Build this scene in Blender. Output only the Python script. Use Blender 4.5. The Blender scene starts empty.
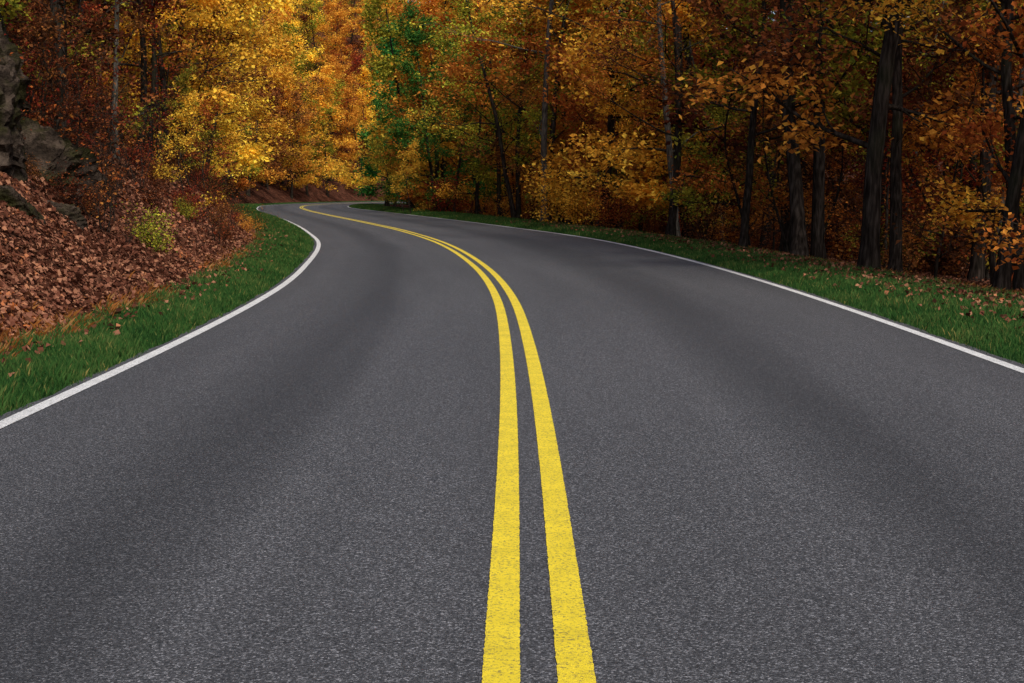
import bpy, math, random, bmesh
import numpy as np
from mathutils import Vector, noise, Matrix, Euler

rng = np.random.default_rng(7)
random.seed(7)
scene = bpy.context.scene
scene.view_settings.view_transform = 'Standard'
scene.view_settings.look = 'None'
scene.view_settings.exposure = 0
COL = scene.collection

# ------------------------------------------------------------------ road alignment (metres)
CL = [(-60,.0),(-20,.05),(0,.065),(3.7,.075),(6,.085),(8.9,.082),(11.8,.055),(17.3,-.073),(22.6,-.36),(27.7,-.78),(35.8,-1.66),(47.8,-3.5),
      (64.3,-6.7),(84.8,-10.9),(110,-15.8),(133,-19.6),(155,-21.9),(180,-21),(215,-15),(260,-3)]
RR = [(-60,3.6),(-20,3.66),(0,3.7),(6,3.72),(10.3,3.75),(13.8,3.78),(18.5,3.76),(26.5,3.50),(39.6,2.42),(56.5,-.45),(81,-5.2),(105,-10.1),
      (128.6,-14.6),(150,-16.8),(175,-15.5),(210,-9),(260,4)]
LL = [(-60,-2.95),(-20,-2.9),(0,-2.88),(7.9,-2.88),(10,-2.89),(13.2,-2.94),(19.5,-3.20),(26.9,-3.85),(37.2,-5.05),(47.8,-6.85),(69,-10.95),(98,-17.2),
      (124,-22.1),(150,-25.9),(180,-26.3),(215,-21),(260,-9)]
YS = np.arange(-60, 260.01, .25)
def hermite(tab):
    x = np.array([p[0] for p in tab], float); y = np.array([p[1] for p in tab], float)
    d = np.diff(y)/np.diff(x); h = np.diff(x)
    m = np.zeros_like(y); m[0] = d[0]; m[-1] = d[-1]
    m[1:-1] = (d[:-1]*h[1:]+d[1:]*h[:-1])/(h[:-1]+h[1:])
    i = np.clip(np.searchsorted(x, YS, 'right')-1, 0, len(x)-2)
    t = (YS-x[i])/h[i]
    r = ((2*t**3-3*t**2+1)*y[i]+(t**3-2*t**2+t)*h[i]*m[i]+(-2*t**3+3*t**2)*y[i+1]+(t**3-t**2)*h[i]*m[i+1])
    k = np.hanning(15); k /= k.sum()
    rp = np.pad(r, 7, mode='edge')
    s = np.convolve(rp, k, 'valid')
    s[:8] = r[:8]; s[-8:] = r[-8:]
    return s
TC, TR, TL = hermite(CL), hermite(RR), hermite(LL)
def ev(T, Y):
    Y = np.asarray(Y, float)
    return np.interp(Y, YS, T) + np.maximum(Y-260, 0)*.28
XC = lambda Y: ev(TC, Y)
XR = lambda Y: ev(TR, Y)
XL = lambda Y: ev(TL, Y)

def nz(x, y, f=1.0, ph=0.0):
    x = np.asarray(x, float)*f; y = np.asarray(y, float)*f
    return (np.sin(x*1.3+y*.7+ph)+np.sin(-x*.6+y*1.7+2.1+ph*2)+.6*np.sin(x*2.9+y*1.1+.5+ph)+.6*np.sin(x*1.2-y*3.1+4+ph)
            +.35*np.sin(x*5.3-y*2.7+1)+.35*np.sin(x*3.1+y*6.1+3))/3.9

def gL(Y):  # left verge width
    Y = np.asarray(Y, float)
    return .80+np.clip((Y-10)/30, 0, 1)*.75+np.clip((Y-40)/60, 0, 1)*1.2+.12*nz(Y*0+3, Y, 1.1)
def gR(Y):
    Y = np.asarray(Y, float)
    return 2.3-.25*np.clip((Y-15)/10, 0, 1)+np.clip((Y-40)/60, 0, 1)*.7+.15*nz(Y*0+9, Y, .9)
def softp(x, k):
    return np.where(x > 6*k, x, k*np.log1p(np.exp(np.minimum(x, 20*k)/k)))
def gz(X, Y):
    X = np.asarray(X, float); Y = np.asarray(Y, float)
    sl = XL(Y)-X; sr = X-XR(Y)
    a = softp(sl-gL(Y)-.15, .12)
    zl = .78*np.minimum(a, 1.9)+.50*np.clip(a-1.9, 0, 35)+.22*np.clip(a-36.9, 0, 90)
    zl = zl + np.clip(a, 0, 1.5)*(.17*nz(X, Y, .9)+.09*nz(X, Y, 3.1, 1.0))+np.clip(a-4, 0, 10)*.08*nz(X, Y, .3, 2)
    b = softp(sr-gR(Y), .2)
    zr = -.16*np.minimum(b, 5)+.20*np.clip(b-7, 0, 60)+.2*np.clip(b-67, 0, 100)
    zr = zr + np.clip(b, 0, 2)*(.08*nz(X, Y, .8, 3)+.03*nz(X, Y, 3, 1))
    z = np.where(sl > 0, zl, np.where(sr > 0, zr, 0))
    out = np.maximum(sl, sr)
    z = z + np.clip((out-5)/12, 0, 1)*np.clip(Y-185, 0, 120)*.22
    z = z + np.clip((out-.12)/.25, 0, 1)*(.02+.012*nz(X, Y, 5)) - np.clip((.2-out)/.15, 0, 1)*.06
    return z

# ------------------------------------------------------------------ mesh helpers
def mesh_np(name, V, F, mats, midx=None, attrs=None, smooth=None):
    me = bpy.data.meshes.new(name)
    V = np.ascontiguousarray(V, np.float32); F = np.ascontiguousarray(F, np.int32)
    m, k = F.shape
    me.vertices.add(len(V)); me.vertices.foreach_set('co', V.ravel())
    me.loops.add(m*k); me.loops.foreach_set('vertex_index', F.ravel())
    me.polygons.add(m); me.polygons.foreach_set('loop_start', np.arange(m, dtype=np.int32)*k)
    for mt in mats: me.materials.append(mt)
    if midx is not None: me.polygons.foreach_set('material_index', np.asarray(midx, np.int32))
    if smooth is not None: me.polygons.foreach_set('use_smooth', np.asarray(smooth, bool))
    if attrs:
        for n, a in attrs.items():
            at = me.attributes.new(n, 'FLOAT', 'POINT'); at.data.foreach_set('value', np.asarray(a, np.float32))
    me.update(calc_edges=True)
    return me
def add(me, name, loc=(0,0,0), rot=(0,0,0), sc=1.0, parent=None):
    o = bpy.data.objects.new(name, me); COL.objects.link(o)
    o.location = loc; o.rotation_euler = rot
    o.scale = (sc, sc, sc) if not hasattr(sc, '__len__') else sc
    if parent: o.parent = parent
    return o
def empty(name):
    o = bpy.data.objects.new(name, None); COL.objects.link(o); return o

# ------------------------------------------------------------------ materials
def newmat(name):
    m = bpy.data.materials.new(name); m.use_nodes = True
    nt = m.node_tree; nt.nodes.clear()
    return m, nt, nt.nodes, nt.links
def N(ns, t, **kw):
    n = ns.new(t)
    for k, v in kw.items(): setattr(n, k, v)
    return n
def ramp(ns, stops, interp='LINEAR'):
    r = ns.new('ShaderNodeValToRGB'); cr = r.color_ramp; cr.interpolation = interp
    while len(cr.elements) > 1: cr.elements.remove(cr.elements[-1])
    cr.elements[0].position = stops[0][0]; c = stops[0][1]; cr.elements[0].color = (*c, 1)
    for p, c in stops[1:]:
        e = cr.elements.new(p); e.color = (*c, 1)
    return r
def g3(v): return (v, v, v)
def mixc(ns, ls, fac, a, b, mode='MIX'):
    m = ns.new('ShaderNodeMix'); m.data_type = 'RGBA'; m.blend_type = mode
    def s(sock, v):
        if isinstance(v, (float, int)): sock.default_value = v
        elif isinstance(v, tuple): sock.default_value = (*v, 1)
        else: ls.new(v, sock)
    s(m.inputs[0], fac); s(m.inputs[6], a); s(m.inputs[7], b)
    return m.outputs[2]
def mth(ns, ls, op, a, b=None):
    m = ns.new('ShaderNodeMath'); m.operation = op
    for i, v in enumerate((a, b)):
        if v is None: continue
        if isinstance(v, (float, int)): m.inputs[i].default_value = v
        else: ls.new(v, m.inputs[i])
    return m.outputs[0]
def noi(ns, ls, tc, scale, detail=5, rough=.5):
    n = ns.new('ShaderNodeTexNoise'); n.inputs['Scale'].default_value = scale; n.inputs['Detail'].default_value = detail; n.inputs['Roughness'].default_value = rough
    ls.new(tc, n.inputs[0]); return n.outputs[0]

def leaf_mat(name, cols, transl=.35, objvar=.08):
    m, nt, ns, ls = newmat(name)
    at = N(ns, 'ShaderNodeAttribute', attribute_name='rnd')
    r = ramp(ns, [(i/(len(cols)-1), c) for i, c in enumerate(cols)])
    ls.new(at.outputs['Fac'], r.inputs[0])
    col = r.outputs[0]
    if objvar:
        oi = ns.new('ShaderNodeObjectInfo'); tv = N(ns, 'ShaderNodeAttribute', attribute_name='tv')
        rv = mth(ns, ls, 'FRACT', mth(ns, ls, 'ADD', oi.outputs['Random'], tv.outputs['Fac']))
        hs = ns.new('ShaderNodeHueSaturation'); hs.inputs['Saturation'].default_value = .96
        h = mth(ns, ls, 'MULTIPLY_ADD', rv, objvar*.35)
        h.node.inputs[2].default_value = .5-objvar*.175
        v = mth(ns, ls, 'MULTIPLY_ADD', rv, .5); v.node.inputs[2].default_value = .82
        ls.new(h, hs.inputs['Hue']); ls.new(v, hs.inputs['Value']); ls.new(col, hs.inputs['Color'])
        col = hs.outputs[0]
    p = ns.new('ShaderNodeBsdfDiffuse'); tr = ns.new('ShaderNodeBsdfTranslucent')
    ls.new(col, p.inputs['Color']); ls.new(col, tr.inputs['Color'])
    mx = ns.new('ShaderNodeMixShader'); mx.inputs[0].default_value = transl
    ls.new(p.outputs[0], mx.inputs[1]); ls.new(tr.outputs[0], mx.inputs[2])
    o = ns.new('ShaderNodeOutputMaterial'); ls.new(mx.outputs[0], o.inputs[0])
    return m
PAL = {
 'yellow': [(.54,.25,.01),(.84,.46,.015),(.94,.62,.03),(.90,.70,.07)],
 'gold':   [(.34,.12,.01),(.70,.29,.012),(.86,.44,.02),(.88,.58,.05)],
 'orange': [(.18,.045,.008),(.46,.12,.010),(.66,.22,.015),(.76,.38,.03)],
 'red':    [(.06,.012,.008),(.20,.03,.012),(.42,.06,.012),(.56,.15,.02)],
 'rust':   [(.04,.018,.010),(.15,.048,.014),(.34,.10,.02),(.56,.22,.03)],
 'brown':  [(.020,.010,.007),(.07,.022,.010),(.17,.05,.015),(.42,.13,.02)],
 'olive':  [(.05,.08,.012),(.17,.19,.015),(.42,.35,.02),(.66,.50,.04)],
 'green':  [(.012,.07,.015),(.025,.15,.025),(.06,.22,.03),(.26,.32,.03)],
}
PK = list(PAL)
LM = {k: leaf_mat('leaves_'+k, v) for k, v in PAL.items()}

def bark_mat(name, c1, c2, c3):
    m, nt, ns, ls = newmat(name)
    tc = ns.new('ShaderNodeTexCoord'); mp = ns.new('ShaderNodeMapping'); mp.inputs['Scale'].default_value = (9, 9, 1.6)
    ls.new(tc.outputs['Object'], mp.inputs[0])
    n = noi(ns, ls, mp.outputs[0], 2.5, 4)
    r = ramp(ns, [(.3, c1), (.5, c2), (.72, c3)]); ls.new(n, r.inputs[0])
    mr = ramp(ns, [(.5, g3(0)), (.7, g3(1))]); ls.new(noi(ns, ls, tc.outputs['Object'], 1.3, 1), mr.inputs[0])
    c = mixc(ns, ls, mth(ns, ls, 'MULTIPLY', mr.outputs[0], .4), r.outputs[0], (.04, .045, .022))
    b = ns.new('ShaderNodeBump'); b.inputs['Strength'].default_value = .9; b.inputs['Distance'].default_value = .03; ls.new(n, b.inputs['Height'])
    p = ns.new('ShaderNodeBsdfDiffuse')
    ls.new(c, p.inputs['Color']); ls.new(b.outputs[0], p.inputs['Normal'])
    o = ns.new('ShaderNodeOutputMaterial'); ls.new(p.outputs[0], o.inputs[0])
    return m
BARK = bark_mat('dark_bark', (.007,.0055,.0045), (.026,.020,.016), (.07,.055,.045))
BARKL = bark_mat('grey_bark', (.03,.027,.022), (.11,.095,.078), (.22,.20,.165))

# ------------------------------------------------------------------ plants
class Tubes:
    def __init__(s): s.V = []; s.F = []; s.n = 0
    def tube(s, P, R, k):
        P = np.asarray(P, float); n = len(P)
        T = np.gradient(P, axis=0); T /= np.linalg.norm(T, axis=1)[:, None]+1e-9
        up = np.array([.31, .95, .05]) if abs(T[0][2]) > .6 else np.array([0, 0, 1.])
        A = np.cross(T, up); A /= np.linalg.norm(A, axis=1)[:, None]+1e-9
        B = np.cross(T, A)
        a = np.arange(k)*2*math.pi/k
        ring = P[:, None]+(A[:, None]*np.cos(a)[None, :, None]+B[:, None]*np.sin(a)[None, :, None])*np.asarray(R)[:, None, None]
        s.V.append(ring.reshape(-1, 3))
        i = np.arange(n-1)[:, None]*k; j = np.arange(k)[None]; j2 = (j+1) % k
        f = np.stack([i+j, i+j2, i+k+j2, i+k+j], -1).reshape(-1, 4)+s.n
        s.F.append(f); s.n += n*k
def path(R, p0, d, L, n, wig, bend):
    p = np.array(p0, float); d = np.array(d, float); d /= np.linalg.norm(d)
    out = [p.copy()]
    for i in range(n):
        d = d+R.normal(0, wig, 3)+np.array([0, 0, bend]); d /= np.linalg.norm(d)
        p = p+d*L/n; out.append(p.copy())
    return np.array(out)
def leaves(R, anchors, nleaf, size, sig, flat, upb=.7):
    A = np.array(anchors); na = len(A)
    ar = R.random(na)
    wgt = R.random(na)**1.5+.05; wgt /= wgt.sum()
    idx = R.choice(na, nleaf, p=wgt)
    P = A[idx]+R.normal(0, sig, (nleaf, 3))*np.array([1, 1, flat])
    nrm = R.normal(0, 1, (nleaf, 3)); nrm[:, 2] = np.abs(nrm[:, 2])+upb; nrm /= np.linalg.norm(nrm, axis=1)[:, None]
    d = R.normal(0, 1, (nleaf, 3)); d[:, 2] -= .4
    d -= nrm*(d*nrm).sum(1)[:, None]; d /= np.linalg.norm(d, axis=1)[:, None]
    w = np.cross(nrm, d)
    L = size*R.uniform(.6, 1.35, nleaf)[:, None]
    W = L*R.uniform(.28, .42, nleaf)[:, None]
    fold = nrm*L*R.uniform(-.05, .22, nleaf)[:, None]
    v = np.stack([P, P+d*L*.5+w*W+fold, P+d*L, P+d*L*.5-w*W+fold], 1).reshape(-1, 3)
    f = np.arange(nleaf*4).reshape(-1, 4)
    rn = np.clip(.55*ar[idx]+.45*R.random(nleaf), 0, 1)
    return v, f, np.repeat(rn, 4)
def finish(name, T, lv, lf, rn, pal, light):
    bv = np.concatenate(T.V); bf = np.concatenate(T.F)
    V = np.concatenate([bv, lv]); F = np.concatenate([bf, lf+len(bv)])
    mi = np.concatenate([np.zeros(len(bf)), np.ones(len(lf))])
    at = np.concatenate([np.zeros(len(bv)), rn])
    return dict(name=name, V=V, F=F, mi=mi, at=at, pal=pal, light=light, me=None)
def getmesh(a):
    if a['me'] is None:
        a['me'] = mesh_np(a['name'], a['V'], a['F'], [BARKL if a['light'] else BARK, LM[a['pal']]], a['mi'], {'rnd': a['at']}, 1-a['mi'])
    return a['me']

def make_tree(name, seed, H, r0, base, spread, nleaf, lsize, pal, limbs=14, sig=.3, light=False, wig=.05, subs=6, low=0, fine=True):
    R = np.random.default_rng(seed); T = Tubes()
    trunk = path(R, (0, 0, -.5), (R.normal(0, .06), R.normal(0, .06), 1), H+.5, 16, wig, .05)
    tt = np.linspace(0, 1, 17)
    rad = r0*(1-.93*tt**1.1); rad[0] *= 1.8; rad[1] *= 1.05
    T.tube(trunk, rad, 9)
    anch = []
    gold = R.random()*6
    tb = base/H
    ts = [tb+(1-tb)*((i+R.random()*.6)/limbs)**.95*.98 for i in range(limbs)]+[R.uniform(.08, tb) for _ in range(low)]
    for i, t in enumerate(ts):
        gold += 2.4+R.normal(0, .4)
        x = t*16; k = min(int(x), 15); p0 = trunk[k]*(1-(x-k))+trunk[k+1]*(x-k)
        u = max((t-tb)/(1-tb), 0)
        L = spread*(1-.65*u)*R.uniform(.7, 1.15)
        if t < tb: L *= .6
        el = math.radians(12+45*u+R.normal(0, 8))
        d = (math.cos(gold)*math.cos(el), math.sin(gold)*math.cos(el), math.sin(el))
        P = path(R, p0, d, L, 7, .13, .03)
        rr = max(r0*(1-.9*t)*.42, .012)
        T.tube(P, rr*(1-.85*np.linspace(0, 1, 8)), 5)
        for j in range(subs):
            q = 1+R.random()*6; k2 = min(int(q), 6); ps = P[k2]*(1-(q-k2))+P[k2+1]*(q-k2)
            dd = P[k2+1]-P[k2]; dd /= np.linalg.norm(dd); dd = dd+R.normal(0, .65, 3)*np.array([1, 1, .5])
            Ls = L*R.uniform(.22, .45)
            S = path(R, ps, dd, Ls, 4, .15, .0)
            if fine or j < 2: T.tube(S, rr*.35*(1-.8*np.linspace(0, 1, 5))+.003, 3)
            anch += [S[2], S[3], S[4]]
            for _ in range(2):
                dd2 = (S[3]-S[2]); dd2 = dd2/np.linalg.norm(dd2)+R.normal(0, .7, 3)
                W = path(R, S[1+R.integers(0, 3)], dd2, Ls*.6, 3, .15, -.03)
                if fine: T.tube(W, [.007, .006, .005, .003], 3)
                anch += [W[1], W[3]]
        anch += [P[6], P[7]]
    lv, lf, rn = leaves(R, anch, nleaf, lsize, sig, .55)
    return finish(name, T, lv, lf, rn, pal, light)

def make_shrub(name, seed, H, spread, nleaf, lsize, pal, stems=7, sig=.12, thick=.012):
    R = np.random.default_rng(seed); T = Tubes(); anch = []
    for i in range(stems):
        a = R.random()*6.28; tilt = abs(R.normal(0, 1))*spread/H*.6
        p0 = (math.cos(a)*.12*R.random(), math.sin(a)*.12*R.random(), -.15)
        P = path(R, p0, (math.cos(a)*tilt, math.sin(a)*tilt, 1), H*R.uniform(.65, 1.1), 8, .11, .02)
        T.tube(P, thick*(1-.8*np.linspace(0, 1, 9))*R.uniform(.7, 1.3), 4)
        for j in range(8):
            k = R.integers(2, 8); aa = R.random()*6.28
            S = path(R, P[k], (math.cos(aa), math.sin(aa), R.uniform(.1, .9)), spread*R.uniform(.25, .7), 4, .18, .02)
            T.tube(S, thick*.4*(1-.7*np.linspace(0, 1, 5)), 3)
            anch += [S[2], S[3], S[4]]
            for _ in range(2):
                W = path(R, S[R.integers(1, 4)], R.normal(0, 1, 3)+np.array([0, 0, .3]), spread*.25, 3, .2, 0)
                T.tube(W, [thick*.22]*2+[thick*.18, thick*.1], 3)
                anch += [W[2], W[3]]
    lv, lf, rn = leaves(R, anch, nleaf, lsize, sig, .7)
    return finish(name, T, lv, lf, rn, pal, False)

near = {}
sd = 10
for pal in ('orange', 'rust', 'gold', 'olive', 'red', 'yellow', 'green', 'brown'):
    sd += 1
    near[pal] = [make_tree('canopy_near_'+pal, sd, 13+sd % 4, .125, 3.4, 4.0, 9500, .105, pal, limbs=16, sig=.2, low=1)]
near['orange'].append(make_tree('canopy_near_orange_b', 31, 15, .13, 3.6, 4.4, 9500, .105, 'orange', limbs=17, sig=.19, low=2))
near['gold'].append(make_tree('canopy_near_gold_b', 32, 14, .12, 3.0, 3.8, 9500, .105, 'gold', limbs=17, sig=.19, low=2, light=True))
near['grey'] = [make_tree('canopy_near_grey', 33, 17, .13, 6.5, 3.8, 7000, .13, 'olive', limbs=15, sig=.2, low=1, light=True, wig=.03)]
mid, far = {}, {}
for pal in ('yellow', 'gold', 'orange', 'rust', 'olive', 'green', 'red', 'brown'):
    sd += 1
    mid[pal] = [make_tree('canopy_mid_'+pal, sd, 15+sd % 3, .15, 2.8, 4.5, 10500, .17, pal, limbs=17, sig=.28, low=1, subs=5, fine=False)]
    far[pal] = [make_tree('canopy_far_'+pal, sd+40, 15+sd % 3, .18, 2.6, 4.8, 6000, .25, pal, limbs=17, sig=.36, low=2, subs=5, fine=False)]
sap, shr = {}, {}
for pal in PK:
    sd += 1
    sap[pal] = [make_tree('sapling_'+pal, sd, 5.5, .045, .9, 1.9, 2400, .09, pal, limbs=14, sig=.14, subs=4, wig=.1)]
    shr[pal] = [make_shrub('shrub_'+pal, sd+20, 1.5, 1.0, 1400, .07, pal)]
brush = [make_shrub('brush_mesh', 90+i, 2.4, 1.2, 160, .075, ('rust', 'red', 'orange')[i], stems=8, thick=.011) for i in range(3)]
polebare = [make_tree('pole_mesh', 95+i, 13, .085, 4.6, 2.4, 2600, .11, ('rust', 'orange', 'olive')[i], limbs=12, sig=.2, subs=4, low=3, wig=.07, light=(i == 2)) for i in range(3)]

R = np.random.default_rng(5)
class Mass:   # many plants merged into one object
    def __init__(s): s.V = []; s.F = []; s.M = []; s.A = []; s.T = []; s.n = 0
    def put(s, a, loc, rot, sc):
        M = np.array(Matrix.LocRotScale(Vector(loc), Euler(rot), Vector(sc)))
        V = a['V']@M[:3, :3].T+M[:3, 3]
        s.V.append(V.astype(np.float32)); s.F.append(a['F']+s.n); s.n += len(V)
        li = 2+PK.index(a['pal']); bi = 1 if a['light'] else 0
        s.M.append(np.where(a['mi'] > 0, li, bi).astype(np.int8)); s.A.append(a['at'].astype(np.float32)); s.T.append(np.full(len(V), R.random(), np.float32))
    def build(s, name):
        mi = np.concatenate(s.M)
        me = mesh_np(name, np.concatenate(s.V), np.concatenate(s.F), [BARK, BARKL]+[LM[k] for k in PK], mi, {'rnd': np.concatenate(s.A), 'tv': np.concatenate(s.T)}, mi < 2)
        print(name, len(mi)); return add(me, name)
M_for, M_und = Mass(), Mass()
def put(lst, name, X, Y, sc=1.0, mass=None, rz=None, tilt=.04, dz=0):
    z = float(gz(X, Y))+dz
    a = lst[R.integers(0, len(lst))]
    s = sc*R.uniform(.92, 1.1)
    rot = (R.normal(0, tilt), R.normal(0, tilt), R.random()*6.28 if rz is None else rz); S = (s, s, s*R.uniform(.95, 1.1))
    if mass: mass.put(a, (X, Y, z), rot, S)
    else: return add(getmesh(a), name, (X, Y, z), rot, S)

placed = []
def ok(x, y, d):
    for a, b in placed:
        if (a-x)**2+(b-y)**2 < d*d: return False
    placed.append((x, y)); return True

hero = [('oak_tree', 'orange', 5.75, 23, 1.1), ('oak_tree', 'rust', 6.35, 23.6, .9), ('oak_tree', 'orange', 6.75, 19.6, .85), ('maple_tree', 'gold', 7.5, 20.6, .8),
        ('oak_tree', 'gold', 3.35, 53, 1.25), ('maple_tree', 'grey', 1.4, 60, 1.1), ('oak_tree', 'gold', -2.0, 84, 1.0),
        ('oak_tree', 'orange', 4.6, 41, .9), ('maple_tree', 'grey', 5.2, 45, .95), ('oak_tree', 'rust', 5.3, 33, .9), ('maple_tree', 'olive', 5.9, 29, 1.15),
        ('oak_tree', 'rust', 6.4, 29.6, 1.1), ('maple_tree', 'olive', .2, 70, 1.0),
        ('oak_tree', 'rust', 8.9, 27.5, 1.1), ('maple_tree', 'olive', 8.2, 32, 1.1), ('oak_tree', 'rust', 7.1, 37, 1.0)]
for n, p, x, y, s in hero:
    put(near[p], n, x, y, s); placed.append((x, y))
for n, p, x, y, s in [('green_maple_tree', 'green', -5.0, 93, .85), ('green_maple_tree', 'green', -7.6, 107, .9), ('green_maple_tree', 'green', -3.6, 88, .7)]:
    put(mid[p], n, x, y, s); placed.append((x, y))
for n, p, x, y, s in [('oak_tree', 'brown', -8.2, 21, 1.0), ('maple_tree', 'brown', -8.6, 25, .9), ('oak_tree', 'rust', -10.5, 27, 1.0), ('maple_tree', 'brown', -9.6, 32, .8), ('oak_tree', 'brown', -7.2, 22.6, .8),
                      ('maple_tree', 'rust', -11.4, 38, .85)]:
    put(near[p], n, x, y, s); placed.append((x, y))
for n, p, x, y, s in [('yellow_maple_tree', 'gold', -10.6, 43, .75), ('yellow_maple_tree', 'yellow', -11.8, 49, .85), ('yellow_maple_tree', 'yellow', -13.2, 55, .9),
                      ('yellow_maple_tree', 'yellow', -14.9, 62, .95), ('yellow_maple_tree', 'yellow', -17.2, 70, 1.0), ('yellow_maple_tree', 'gold', -19.6, 79, 1.0), ('yellow_maple_tree', 'yellow', -22.4, 89, 1.0),
                      ('yellow_maple_tree', 'yellow', -14.6, 50, 1.1), ('yellow_maple_tree', 'yellow', -17.8, 61, 1.1), ('yellow_maple_tree', 'yellow', -25.5, 103, 1.1)]:
    put(mid[p], n, x, y, s); placed.append((x, y))

def pick(w):
    ks = list(w); p = np.array([w[k] for k in ks], float); return ks[R.choice(len(ks), p=p/p.sum())]
for side in ('R', 'L'):
    n = 0
    for _ in range(9000):
        Y = R.uniform(6, 320); s = R.uniform(3.2, 28 if side == 'L' else 32)
        X = float(XR(Y))+s if side == 'R' else float(XL(Y))-s-.6
        if side == 'R' and Y > 200 and s > 12 and R.random() < .6: continue
        if side == 'R' and Y > 60 and s > 22: continue
        if abs(X) > .37*Y+4: continue
        dist = math.hypot(X, Y)
        sp = 2.9 if s < 9 else 4.4
        if dist > 110: sp = max(sp+.9, 4.6)
        if dist > 220: sp = 6.0
        if Y < 12 and s < 6: continue
        if side == 'L' and Y < 21 and s < 4.5: continue
        if not ok(X, Y, sp): continue
        px = X/max(Y, 1)
        if side == 'R':
            if px > .15: w = {'orange': 3.2, 'rust': 2.6, 'gold': 1.0, 'olive': 1.4, 'brown': 1.0}
            elif px > .02: w = {'orange': 2.8, 'gold': 1.5, 'rust': 2.2, 'olive': 2.2, 'red': .5, 'brown': .6}
            elif px > -.06: w = {'gold': 2, 'olive': 2.6, 'yellow': 1.0, 'orange': 2, 'green': 1.2, 'rust': .8}
            else: w = {'green': 2.4, 'olive': 2.2, 'yellow': 2, 'gold': 1.5}
        else:
            if px < -.23: w = {'brown': 4.5, 'rust': 2.6, 'red': 1.2, 'orange': .6}
            elif Y < 40: w = {'rust': 2.4, 'brown': 1.6, 'orange': 1.4, 'gold': 1.4}
            elif Y < 130: w = {'yellow': 6, 'gold': 2.5, 'orange': .6}
            else: w = {'yellow': 2.8, 'gold': 2.2, 'orange': 1.3, 'olive': 2.0, 'rust': 1.0}
        p = pick(w)
        solo = s < 8 and Y < 60
        if dist < 42:
            if R.random() < (.58 if side == 'R' else .4): put(polebare, 'pole_tree', X, Y, R.uniform(.8, 1.15), None if solo else M_for)
            else: put(near[p], 'oak_tree' if p in ('rust', 'orange') else 'maple_tree', X, Y, R.uniform(.7, 1.05), None if solo else M_for)
        elif dist < 95 and s < 16:
            put(mid[p], 'autumn_tree', X, Y, R.uniform(.8, 1.15), None if solo else M_for)
        else:
            put(far[p], 'autumn_tree', X, Y, R.uniform(.8, 1.2), M_for)
        n += 1
    print('forest', side, n)
def under(side, n, smin, smax, ymin, ymax, kinds, sc=(.7, 1.2), pw=1.4):
    for _ in range(n):
        Y = math.exp(R.uniform(math.log(ymin), math.log(ymax))); s = smin+(smax-smin)*R.random()**pw
        s *= 1+max(0, (Y-50))/120
        X = float(XR(Y))+s if side == 'R' else float(XL(Y))-s
        if abs(X) > .37*Y+2: continue
        px = X/Y
        k = R.choice(len(kinds), p=[q[1] for q in kinds]); kind = kinds[k][0]
        if side == 'R':
            w = {'orange': 2.6, 'rust': 3.3, 'red': .6, 'gold': .6, 'brown': 2, 'olive': .5} if px > .08 else {'orange': 2.2, 'gold': 1.1, 'yellow': .4, 'olive': 1.6, 'rust': 2.6, 'red': .9, 'brown': 1}
        else:
            w = {'rust': 2.6, 'brown': 3, 'red': 1.8, 'orange': .6, 'olive': .8} if px < -.2 else {'gold': 1.4, 'olive': 1.8, 'orange': 1.6, 'red': 1.4, 'rust': 2.4, 'brown': 1, 'yellow': .8}
        p = pick(w)
        S = R.uniform(*sc)
        if Y > 60: S *= 1.25
        if Y > 100: S *= 1.3
        if kind == 'sap': put(sap[p], 'sapling', X, Y, S, M_und, tilt=.12)
        elif kind == 'shr': put(shr[p], 'shrub', X, Y, S, M_und, tilt=.1)
        elif kind == 'brush': put(brush, 'brush', X, Y, S, M_und, tilt=.15)
        else: put(polebare, 'pole', X, Y, S*.8, M_und, tilt=.05)
under('R', 290, 3.3, 13, 15, 170, [('sap', .36), ('shr', .26), ('brush', .24), ('pole', .14)], pw=.9)
under('L', 150, 4.0, 12, 14, 90, [('sap', .26), ('shr', .34), ('brush', .34), ('pole', .06)])
under('L', 70, 1.5, 4.2, 17, 60, [('shr', .4), ('brush', .6)], (.2, .5), pw=.7)
under('L', 110, 2.4, 8, 90, 260, [('sap', .5), ('shr', .5)], (1.2, 2.0))
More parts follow.
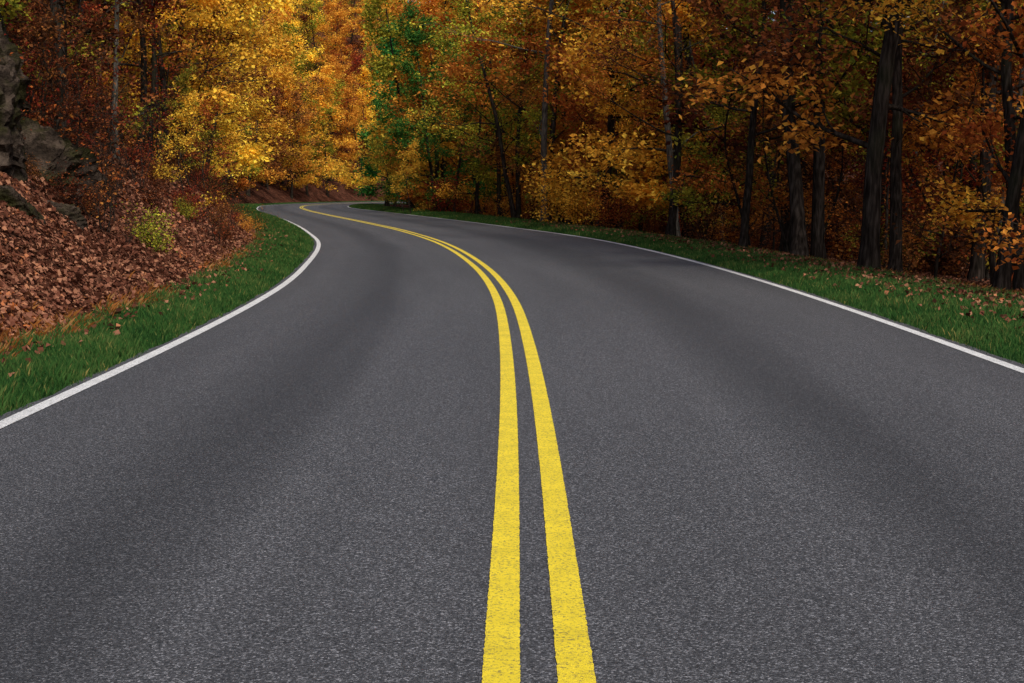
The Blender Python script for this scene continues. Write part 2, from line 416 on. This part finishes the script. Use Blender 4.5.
for n, k, p, x, y, s in [('yellow_bush', shr, 'gold', 2.6, 54, 1.5), ('orange_bush', shr, 'orange', 3.4, 51, 1.1), ('yellow_bush', shr, 'gold', 1.7, 58, 1.6),
                         ('yellow_sapling', sap, 'yellow', -6.7, 29.5, .42), ('yellow_sapling', sap, 'olive', -7.6, 34, .5), ('red_sapling', sap, 'red', -8.6, 40, .55),
                         ('red_bush', shr, 'red', -4.0, 86, 1.8), ('yellow_sapling', sap, 'yellow', -6.1, 87, .8), ('yellow_sapling', sap, 'olive', -7.0, 93, .9),
                         ('orange_sapling', sap, 'orange', 7.5, 17.2, .85), ('orange_sapling', sap, 'rust', 8.0, 18.6, .9), ('orange_sapling', sap, 'orange', 7.2, 24.3, .75),
                         ('red_sapling', sap, 'red', -7.4, 24.2, .5), ('rust_sapling', sap, 'rust', -6.9, 21.6, .45), ('rust_sapling', sap, 'brown', -6.1, 19.6, .42), ('rust_sapling', sap, 'brown', -6.6, 20.4, .6),
                         ('bare_brush', {'b': brush}, 'b', -5.6, 19.8, .7), ('bare_brush', {'b': brush}, 'b', -6.3, 22.3, .9), ('bare_brush', {'b': brush}, 'b', -6.6, 25.3, 1.1), ('bare_brush', {'b': brush}, 'b', -7.3, 21.8, 1.2),
                         ('bare_brush', {'b': brush}, 'b', -5.3, 18.6, .5), ('green_shrub', shr, 'olive', -6.1, 26.5, .35), ('red_shrub', shr, 'red', -6.6, 29.0, .5), ('red_shrub', shr, 'brown', -5.9, 23.4, .4)]:
    put(k[p], n, x, y, s)
M_for.build('forest_trees'); M_und.build('forest_undergrowth')
del M_for, M_und

# ------------------------------------------------------------------ ground sheet
lo = np.concatenate([np.arange(0, 5, .14), np.arange(5, 12, .4), np.arange(12, 50, 1.5), np.array([50, 56, 64, 75, 90, 120, 170, 260, 420, 700])])
inner = np.linspace(0, 1, 8)[1:-1]
rows = np.concatenate([np.array([-400, -250, -150, -90, -60, -40, -25, -15, -8, -3, 0, 2, 4]), np.arange(5, 30, .2), np.arange(30, 70, .5), np.arange(70, 200, 1.2), np.arange(200, 300, 4), np.array([310, 340, 380, 450, 600, 900])])
Xg = []
for Y in rows:
    l, r = float(XL(Y)), float(XR(Y))
    Xg.append(np.concatenate([l-lo[::-1], l+(r-l)*inner, r+lo]))
Xg = np.array(Xg); Yg = np.repeat(rows[:, None], Xg.shape[1], 1)
Zg = gz(Xg, Yg)
sl = XL(Yg)-Xg; sr = Xg-XR(Yg)
gw = np.where(sl > 0, 1-np.clip((sl-gL(Yg)-.0)/.3, 0, 1), np.where(sr > 0, 1-np.clip((sr-gR(Yg)+.2)/.6, 0, 1), 1))
nr, nc = Xg.shape
i = np.arange(nr-1)[:, None]*nc; j = np.arange(nc-1)[None]
F = np.stack([i+j, i+j+1, i+nc+j+1, i+nc+j], -1).reshape(-1, 4)
m, nt, ns, ls = newmat('ground_soil_grass_litter')
tc = ns.new('ShaderNodeTexCoord')
n1 = noi(ns, ls, tc.outputs['Object'], 14, 4); n2 = noi(ns, ls, tc.outputs['Object'], 1.1, 2)
v1 = N(ns, 'ShaderNodeTexVoronoi'); v1.inputs['Scale'].default_value = 18; ls.new(tc.outputs['Object'], v1.inputs[0])
grc = ramp(ns, [(.3, (.012,.032,.010)), (.55, (.032,.075,.020)), (.75, (.07,.115,.03))]); ls.new(n1, grc.inputs[0])
ltc = ramp(ns, [(0, (.02,.011,.008)), (.35, (.065,.026,.016)), (.6, (.13,.05,.03)), (.85, (.20,.09,.055)), (1, (.12,.025,.015))])
sx = ns.new('ShaderNodeSeparateColor'); ls.new(v1.outputs['Color'], sx.inputs[0]); ls.new(sx.outputs[0], ltc.inputs[0])
dk = ramp(ns, [(.35, g3(.4)), (.65, g3(1))]); ls.new(n2, dk.inputs[0])
lit = mixc(ns, ls, 1.0, ltc.outputs[0], dk.outputs[0], 'MULTIPLY')
ga = N(ns, 'ShaderNodeAttribute', attribute_name='grassw')
gf = mth(ns, ls, 'ADD', ga.outputs['Fac'], mth(ns, ls, 'MULTIPLY', mth(ns, ls, 'SUBTRACT', n1, .5), 1.2))
gr = ramp(ns, [(.4, g3(0)), (.6, g3(1))]); ls.new(gf, gr.inputs[0])
cc = mixc(ns, ls, gr.outputs[0], lit, grc.outputs[0])
b = ns.new('ShaderNodeBump'); b.inputs['Strength'].default_value = .8; b.inputs['Distance'].default_value = .05; ls.new(n1, b.inputs['Height'])
p = ns.new('ShaderNodeBsdfDiffuse')
ls.new(cc, p.inputs['Color']); ls.new(b.outputs[0], p.inputs['Normal'])
o = ns.new('ShaderNodeOutputMaterial'); ls.new(p.outputs[0], o.inputs[0])
me = mesh_np('ground', np.stack([Xg, Yg, Zg], -1).reshape(-1, 3), F, [m], None, {'grassw': gw.ravel()}, np.ones(len(F)))
add(me, 'ground')

# ------------------------------------------------------------------ road
ry = np.concatenate([np.arange(-55, 0, 1.), np.arange(0, 30, .12), np.arange(30, 80, .4), np.arange(80, 256, .8)])
jl = .12+.035*nz(ry, ry*0, 3)+.014*nz(ry, ry*0+4, 17); jr = .14+.035*nz(ry, ry*0+5, 3)+.014*nz(ry, ry*0+8, 17)
cols = []
us = []
for k in range(9):
    t = k/8; cols.append((XL(ry)-jl)*(1-t)+XC(ry)*t); us.append(t*.5)
for k in range(1, 9):
    t = k/8; cols.append(XC(ry)*(1-t)+(XR(ry)+jr)*t); us.append(.5+t*.5)
Xr = np.stack(cols, 1); nr, nc = Xr.shape
Yr = np.repeat(ry[:, None], nc, 1); Zr = np.zeros_like(Xr)
i = np.arange(nr-1)[:, None]*nc; j = np.arange(nc-1)[None]
F = np.stack([i+j, i+j+1, i+nc+j+1, i+nc+j], -1).reshape(-1, 4)
m, nt, ns, ls = newmat('asphalt')
tc = ns.new('ShaderNodeTexCoord')
ag = N(ns, 'ShaderNodeTexVoronoi'); ag.inputs['Scale'].default_value = 165; ls.new(tc.outputs['Object'], ag.inputs[0])
ac = ns.new('ShaderNodeSeparateColor'); ls.new(ag.outputs['Color'], ac.inputs[0])
ar = ramp(ns, [(0, g3(.017)), (.45, g3(.046)), (.8, g3(.085)), (1, g3(.23))]); ls.new(ac.outputs[0], ar.inputs[0])
fn = noi(ns, ls, tc.outputs['Object'], 60, 3, .7)
fr = ramp(ns, [(.3, g3(.55)), (.5, g3(1.0)), (.7, g3(1.55))]); ls.new(fn, fr.inputs[0])
c = mixc(ns, ls, 1.0, ar.outputs[0], fr.outputs[0], 'MULTIPLY')
ua = N(ns, 'ShaderNodeAttribute', attribute_name='across'); la = N(ns, 'ShaderNodeAttribute', attribute_name='along')
cv = ns.new('ShaderNodeCombineXYZ'); ls.new(mth(ns, ls, 'MULTIPLY', ua.outputs['Fac'], 16.), cv.inputs[0]); ls.new(mth(ns, ls, 'MULTIPLY', la.outputs['Fac'], .14), cv.inputs[1])
wn = noi(ns, ls, cv.outputs[0], 1., 3)
uu = mth(ns, ls, 'ADD', ua.outputs['Fac'], mth(ns, ls, 'MULTIPLY', mth(ns, ls, 'SUBTRACT', wn, .5), .06))
wr = ramp(ns, [(0, g3(.92)), (.08, g3(1.02)), (.17, g3(.90)), (.225, g3(.56)), (.275, g3(.58)), (.34, g3(1.12)), (.42, g3(1.18)), (.5, g3(.98)), (.58, g3(1.18)), (.66, g3(1.05)), (.71, g3(.58)), (.76, g3(.60)), (.83, g3(1.0)), (.9, g3(1.12)), (1, g3(.92))])
wr.color_ramp.interpolation = 'B_SPLINE'
ls.new(uu, wr.inputs[0])
c = mixc(ns, ls, 1.0, c, wr.outputs[0], 'MULTIPLY')
pr = ramp(ns, [(.3, g3(.88)), (.7, g3(1.12))]); ls.new(wn, pr.inputs[0])
c = mixc(ns, ls, 1.0, c, pr.outputs[0], 'MULTIPLY')
c = mixc(ns, ls, 1.0, c, (1.0, .985, 1.01), 'MULTIPLY')
hb = mth(ns, ls, 'ADD', mth(ns, ls, 'MULTIPLY', ag.outputs['Distance'], -1.), mth(ns, ls, 'MULTIPLY', fn, 1.0))
b = ns.new('ShaderNodeBump'); b.inputs['Strength'].default_value = .9; b.inputs['Distance'].default_value = .005; ls.new(hb, b.inputs['Height'])
p = ns.new('ShaderNodeBsdfPrincipled'); p.inputs['Roughness'].default_value = .68; p.inputs['Specular IOR Level'].default_value = .5
ls.new(c, p.inputs['Base Color']); ls.new(b.outputs[0], p.inputs['Normal'])
o = ns.new('ShaderNodeOutputMaterial'); ls.new(p.outputs[0], o.inputs[0])
me = mesh_np('road', np.stack([Xr, Yr, Zr], -1).reshape(-1, 3), F, [m], None, {'across': np.tile(us, nr), 'along': Yr.ravel()}, np.ones(len(F)))
road = add(me, 'road')

def paint_mat(name, col, wear):
    m, nt, ns, ls = newmat(name)
    tc = ns.new('ShaderNodeTexCoord')
    a = noi(ns, ls, tc.outputs['Object'], 90, 5, .8)
    r = ramp(ns, [(wear-.03, g3(1)), (wear+.06, g3(0))]); ls.new(a, r.inputs[0])
    d = ramp(ns, [(.3, tuple(x*.82 for x in col)), (.65, col)]); ls.new(noi(ns, ls, tc.outputs['Object'], 6, 4), d.inputs[0])
    c = mixc(ns, ls, mth(ns, ls, 'MULTIPLY', r.outputs[0], .8), d.outputs[0], (.09, .08, .06))
    b = ns.new('ShaderNodeBump'); b.inputs['Strength'].default_value = .8; b.inputs['Distance'].default_value = .006; ls.new(a, b.inputs['Height'])
    p = ns.new('ShaderNodeBsdfPrincipled'); p.inputs['Roughness'].default_value = .6; p.inputs['Specular IOR Level'].default_value = .3
    ls.new(c, p.inputs['Base Color']); ls.new(b.outputs[0], p.inputs['Normal'])
    o = ns.new('ShaderNodeOutputMaterial'); ls.new(p.outputs[0], o.inputs[0])
    return m
YEL = paint_mat('yellow_road_paint', (.90, .68, .03), .42)
WHT = paint_mat('white_road_paint', (.78, .77, .74), .43)
def strip(name, fX, off, w, mat, z=.004):
    yy = np.concatenate([np.arange(-50, 1, 1.), np.arange(1, 14, .015), np.arange(14, 40, .08), np.arange(40, 250, .5)])
    x = fX(yy); dx = np.gradient(x, yy); c = np.sqrt(1+dx*dx)
    e1 = np.random.default_rng(int(abs(off*1000))+50).normal(0, .0011, len(yy)); e2 = np.roll(e1, 7)
    l = x+(off-w/2)*c+e1; r = x+(off+w/2)*c+e2
    V = np.stack([np.stack([l, yy, yy*0+z], -1), np.stack([r, yy, yy*0+z], -1)], 1).reshape(-1, 3)
    k = np.arange(len(yy)-1)*2
    me = mesh_np(name, V, np.stack([k, k+1, k+3, k+2], -1), [mat])
    o = add(me, name, parent=road)
strip('yellow_line_left', XC, -.105, .102, YEL)
strip('yellow_line_right', XC, .098, .102, YEL)
strip('white_edge_line_left', XL, 0, .10, WHT)
strip('white_edge_line_right', XR, 0, .10, WHT)

# ------------------------------------------------------------------ grass verge
GM = leaf_mat('grass_blades', [(.012,.040,.013),(.028,.085,.022),(.055,.14,.032),(.12,.18,.05),(.32,.27,.08)], .3, 0)
DM = leaf_mat('dry_grass_blades', [(.10,.04,.012),(.26,.09,.02),(.42,.16,.04),(.42,.26,.10)], .3, 0)
def blades(name, X, Y, h, w, mat, rn, lean=.5):
    n = len(X); R2 = np.random.default_rng(len(X))
    Z = gz(X, Y)-.01
    a = R2.random(n)*6.28; la = R2.random(n)*6.28; ll = h*lean*R2.random(n)
    bx, by = np.cos(a)*w/2, np.sin(a)*w/2
    mx, my = np.cos(la)*ll*.35, np.sin(la)*ll*.35
    tx, ty = np.cos(la)*ll, np.sin(la)*ll
    V = np.stack([np.stack([X-bx, Y-by, Z], -1), np.stack([X+bx, Y+by, Z], -1),
                  np.stack([X+mx+bx*.6, Y+my+by*.6, Z+h*.6], -1), np.stack([X+tx, Y+ty, Z+h*.95], -1)], 1).reshape(-1, 3)
    me = mesh_np(name, V, np.arange(n*4).reshape(-1, 4), [mat], None, {'rnd': np.repeat(rn, 4)})
    return add(me, name)
def vergepts(n, side, y0, y1, smin=.10, extra=.3):
    Y = np.exp(rng.uniform(math.log(y0), math.log(y1), n))
    g = (gL(Y) if side == 'L' else gR(Y))+extra*rng.random(n)
    u = rng.random(n)
    s = smin+.06*nz(Y, Y*0, 6)+(g-smin)*u
    X = XL(Y)-s if side == 'L' else XR(Y)+s
    return X, Y, u
Xs, Ysn, hs_, ws, rs = [], [], [], [], []
for side, n in (('L', 120000), ('R', 190000)):
    X, Y, u = vergepts(n, side, 5.5, 150, extra=.2 if side == 'L' else .3)
    tuft = .5+.5*nz(X, Y, 2.3)
    h = (.04+.06*rng.random(n)+.07*tuft)*(.6+.5*np.minimum(u*3, 1))*(1+np.clip(Y-30, 0, 60)/90)
    w = .0035*np.maximum(1, Y/9)
    r = np.clip(.12+.45*tuft+.4*rng.random(n)-.1+(rng.random(n) < .08)*.4, 0, 1)
    Xs.append(X); Ysn.append(Y); hs_.append(h); ws.append(w); rs.append(r)
blades('grass', np.concatenate(Xs), np.concatenate(Ysn), np.concatenate(hs_), np.concatenate(ws), GM, np.concatenate(rs))
n = 11000
Y = np.exp(rng.uniform(math.log(7), math.log(60), n)); s = gL(Y)+.0+np.abs(rng.normal(0, .16, n))
X = XL(Y)-s; keep = (nz(X, Y, 1.1, 2) > .1)|((Y < 13)&(rng.random(n) < .8)); X, Y = X[keep], Y[keep]
Y2 = np.exp(rng.uniform(math.log(9), math.log(80), 30000)); X2 = XR(Y2)+gR(Y2)+np.abs(rng.normal(0, .6, 30000)); k2 = nz(X2, Y2, 1.0, 1) > 0
X = np.concatenate([X, X2[k2]]); Y = np.concatenate([Y, Y2[k2]]); n = len(X)
blades('dry_grass', X, Y, rng.uniform(.04, .15, n), .004*np.maximum(1, Y/10), DM, rng.random(n), 1.1)

# ------------------------------------------------------------------ fallen leaves
FL = leaf_mat('fallen_leaf', [(.028,.012,.009),(.075,.027,.016),(.165,.06,.035),(.27,.115,.068),(.40,.19,.105),(.46,.12,.025)], .1, 0)
def litter(name, X, Y, size, lift=.0):
    n = len(X); R2 = np.random.default_rng(n)
    e = .1
    Z = gz(X, Y); dzx = (gz(X+e, Y)-Z)/e; dzy = (gz(X, Y+e)-Z)/e
    nrm = np.stack([-dzx, -dzy, np.ones(n)], -1)+R2.normal(0, .75, (n, 3)); nrm /= np.linalg.norm(nrm, axis=1)[:, None]
    d = R2.normal(0, 1, (n, 3)); d -= nrm*(d*nrm).sum(1)[:, None]; d /= np.linalg.norm(d, axis=1)[:, None]
    w = np.cross(nrm, d); L = (size*R2.uniform(.5, 1.5, n))[:, None]; W = L*R2.uniform(.3, .5, n)[:, None]
    P = np.stack([X, Y, Z+.012+lift+R2.random(n)*.045], -1); f = nrm*L*R2.uniform(-.15, .4, n)[:, None]
    V = np.stack([P-d*L*.5, P+w*W+f, P+d*L*.5, P-w*W+f*.6], 1).reshape(-1, 3)
    me = mesh_np(name, V, np.arange(n*4).reshape(-1, 4), [FL], None, {'rnd': np.repeat(np.clip(.02+.35*(nz(X, Y, .8)*.5+.5)+.68*R2.random(n)**1.5, 0, 1), 4)})
    add(me, name)
n = 155000
Y = np.exp(rng.uniform(math.log(6), math.log(110), n)); s = gL(Y)+.05+rng.random(n)**1.3*6.0*(.5+Y/60)
XA = XL(Y)-s; YA = Y
n = 90000
Y = np.exp(rng.uniform(math.log(8), math.log(110), n)); s = gR(Y)-.35+rng.random(n)**1.2*8*(.5+Y/60)
XB = XR(Y)+s; YB = Y
n = 5500
Y = np.exp(rng.uniform(math.log(7), math.log(60), n)); s = .3+(gR(Y)-.3)*rng.random(n)**.4; XCc = XR(Y)+s
n2_ = 600
Yd = np.exp(rng.uniform(math.log(7), math.log(60), n2_)); sd_ = .3+(gL(Yd)-.3)*rng.random(n2_)**.3; XD = XL(Yd)-sd_
X = np.concatenate([XA, XB, XCc, XD]); Yy = np.concatenate([YA, YB, Y, Yd])
lift = np.concatenate([np.zeros(len(XA)+len(XB)), np.full(len(XCc)+len(XD), .06)])
litter('fallen_leaves', X, Yy, .054*np.maximum(1, Yy/28)*np.ones(len(X)), lift)

# ------------------------------------------------------------------ rocks
m, nt, ns, ls = newmat('mossy_rock')
geo = ns.new('ShaderNodeNewGeometry')
a = noi(ns, ls, geo.outputs['Position'], 3.2, 7, .68)
r = ramp(ns, [(.32, (.007,.006,.005)), (.5, (.038,.028,.021)), (.68, (.12,.088,.066))]); ls.new(a, r.inputs[0])
mr = ramp(ns, [(.48, g3(0)), (.62, g3(.8))]); ls.new(noi(ns, ls, geo.outputs['Position'], 1.9, 5, .65), mr.inputs[0])
c = mixc(ns, ls, mr.outputs[0], r.outputs[0], (.032, .032, .011))
b = ns.new('ShaderNodeBump'); b.inputs['Strength'].default_value = 1; b.inputs['Distance'].default_value = .16; ls.new(a, b.inputs['Height'])
p = ns.new('ShaderNodeBsdfDiffuse'); ls.new(c, p.inputs['Color']); ls.new(b.outputs[0], p.inputs['Normal'])
o = ns.new('ShaderNodeOutputMaterial'); ls.new(p.outputs[0], o.inputs[0])
ROCK = m
def rock(seed, sub=5):
    bm = bmesh.new(); bmesh.ops.create_icosphere(bm, subdivisions=sub, radius=1)
    Rr = random.Random(seed)
    planes = []
    for _ in range(22):
        v = Vector((Rr.gauss(0, 1), Rr.gauss(0, 1), Rr.gauss(0, .7))).normalized(); planes.append((v, Rr.uniform(.5, .88)))
    off = Vector((seed*3.1, seed*1.7, 0))
    for v in bm.verts:
        co = v.co.copy()
        for nv, dd in planes:
            q = co.dot(nv)
            if q > dd: co -= nv*(q-dd)*.95
        nn = noise.fractal(co*2.2+off, .8, 2.0, 5)
        vd = noise.voronoi(co*2.6+off)[0]
        crack = max(0, .14-(vd[1]-vd[0]))/.14
        led = (co.z*5+noise.noise(co*1.5+off)*1.5) % 1.0
        co *= 1+.13*nn-.13*crack+.06*(led < .5)
        v.co = co
    me = bpy.data.meshes.new('rock'); bm.to_mesh(me); bm.free(); me.materials.append(ROCK); return me
rk = [rock(i) for i in range(4)]
def outcrop(name, parts):
    e = empty(name)
    for i, (x, y, dz, sx_, sy_, sz_, rz) in enumerate(parts):
        oo = add(rk[i % 4], 'rock_face_%d' % (i+1), (x, y, float(gz(x, y))+dz), (.15*math.sin(rz*3), .15*math.cos(rz*2), rz), (sx_, sy_, sz_), e)
outcrop('rock_outcrop', [(-6.5, 17.4, .2, .85, 1.1, .95, .4), (-6.6, 15.4, .25, .95, 1.1, 1.1, 1.4), (-6.35, 19.2, .1, .7, .9, .75, 2.2), (-7.6, 17.6, .8, 1.1, 1.4, 1.3, 2.9),
                         (-5.6, 16.0, -.1, .4, .5, .4, 3.4), (-7.8, 20.4, .6, 1.0, 1.2, 1.1, .9), (-7.8, 15.6, .9, 1.2, 1.2, 1.4, 4.0), (-5.65, 17.8, -.1, .35, .5, .35, 5.0), (-9.3, 22.5, .9, 1.3, 1.3, 1.4, 5.5)])
outcrop('rock_outcrop', [(-23.3, 104, 1.0, 2.6, 4, 3.0, .3), (-26, 112, 1.0, 3, 4.5, 3.6, 1.2), (-22.0, 96, .6, 2.0, 3.2, 2.2, 2.0), (-28.5, 122, 1.0, 3, 4, 3.4, 2.6)])

# ------------------------------------------------------------------ light, sky, camera
w = bpy.data.worlds.new('World'); scene.world = w; w.use_nodes = True
nt = w.node_tree; bg = nt.nodes['Background']
sky = nt.nodes.new('ShaderNodeTexSky'); sky.sky_type = 'NISHITA'; sky.sun_disc = False
EL, AZ = 50, 158
sky.sun_elevation = math.radians(EL); sky.sun_rotation = math.radians(AZ); sky.air_density = 1.0; sky.dust_density = 3.0
nt.links.new(sky.outputs[0], bg.inputs[0]); bg.inputs[1].default_value = .15
sun = bpy.data.lights.new('sun', 'SUN'); sun.energy = 2.6; sun.angle = math.radians(12); sun.color = (1, .95, .87)
so = bpy.data.objects.new('sun', sun); COL.objects.link(so)
az = math.radians(AZ); el = math.radians(EL)
d = Vector((math.sin(az)*math.cos(el), math.cos(az)*math.cos(el), math.sin(el)))
so.rotation_euler = d.to_track_quat('Z', 'Y').to_euler(); so.location = (0, 0, 50)

cam = bpy.data.cameras.new('camera'); cam.lens = 50; cam.sensor_width = 36; cam.clip_end = 2000; cam.clip_start = .1
co = bpy.data.objects.new('camera', cam); COL.objects.link(co)
co.location = (0, 0, 1.3); co.rotation_euler = (math.radians(90-5.96), 0, 0)
scene.camera = co
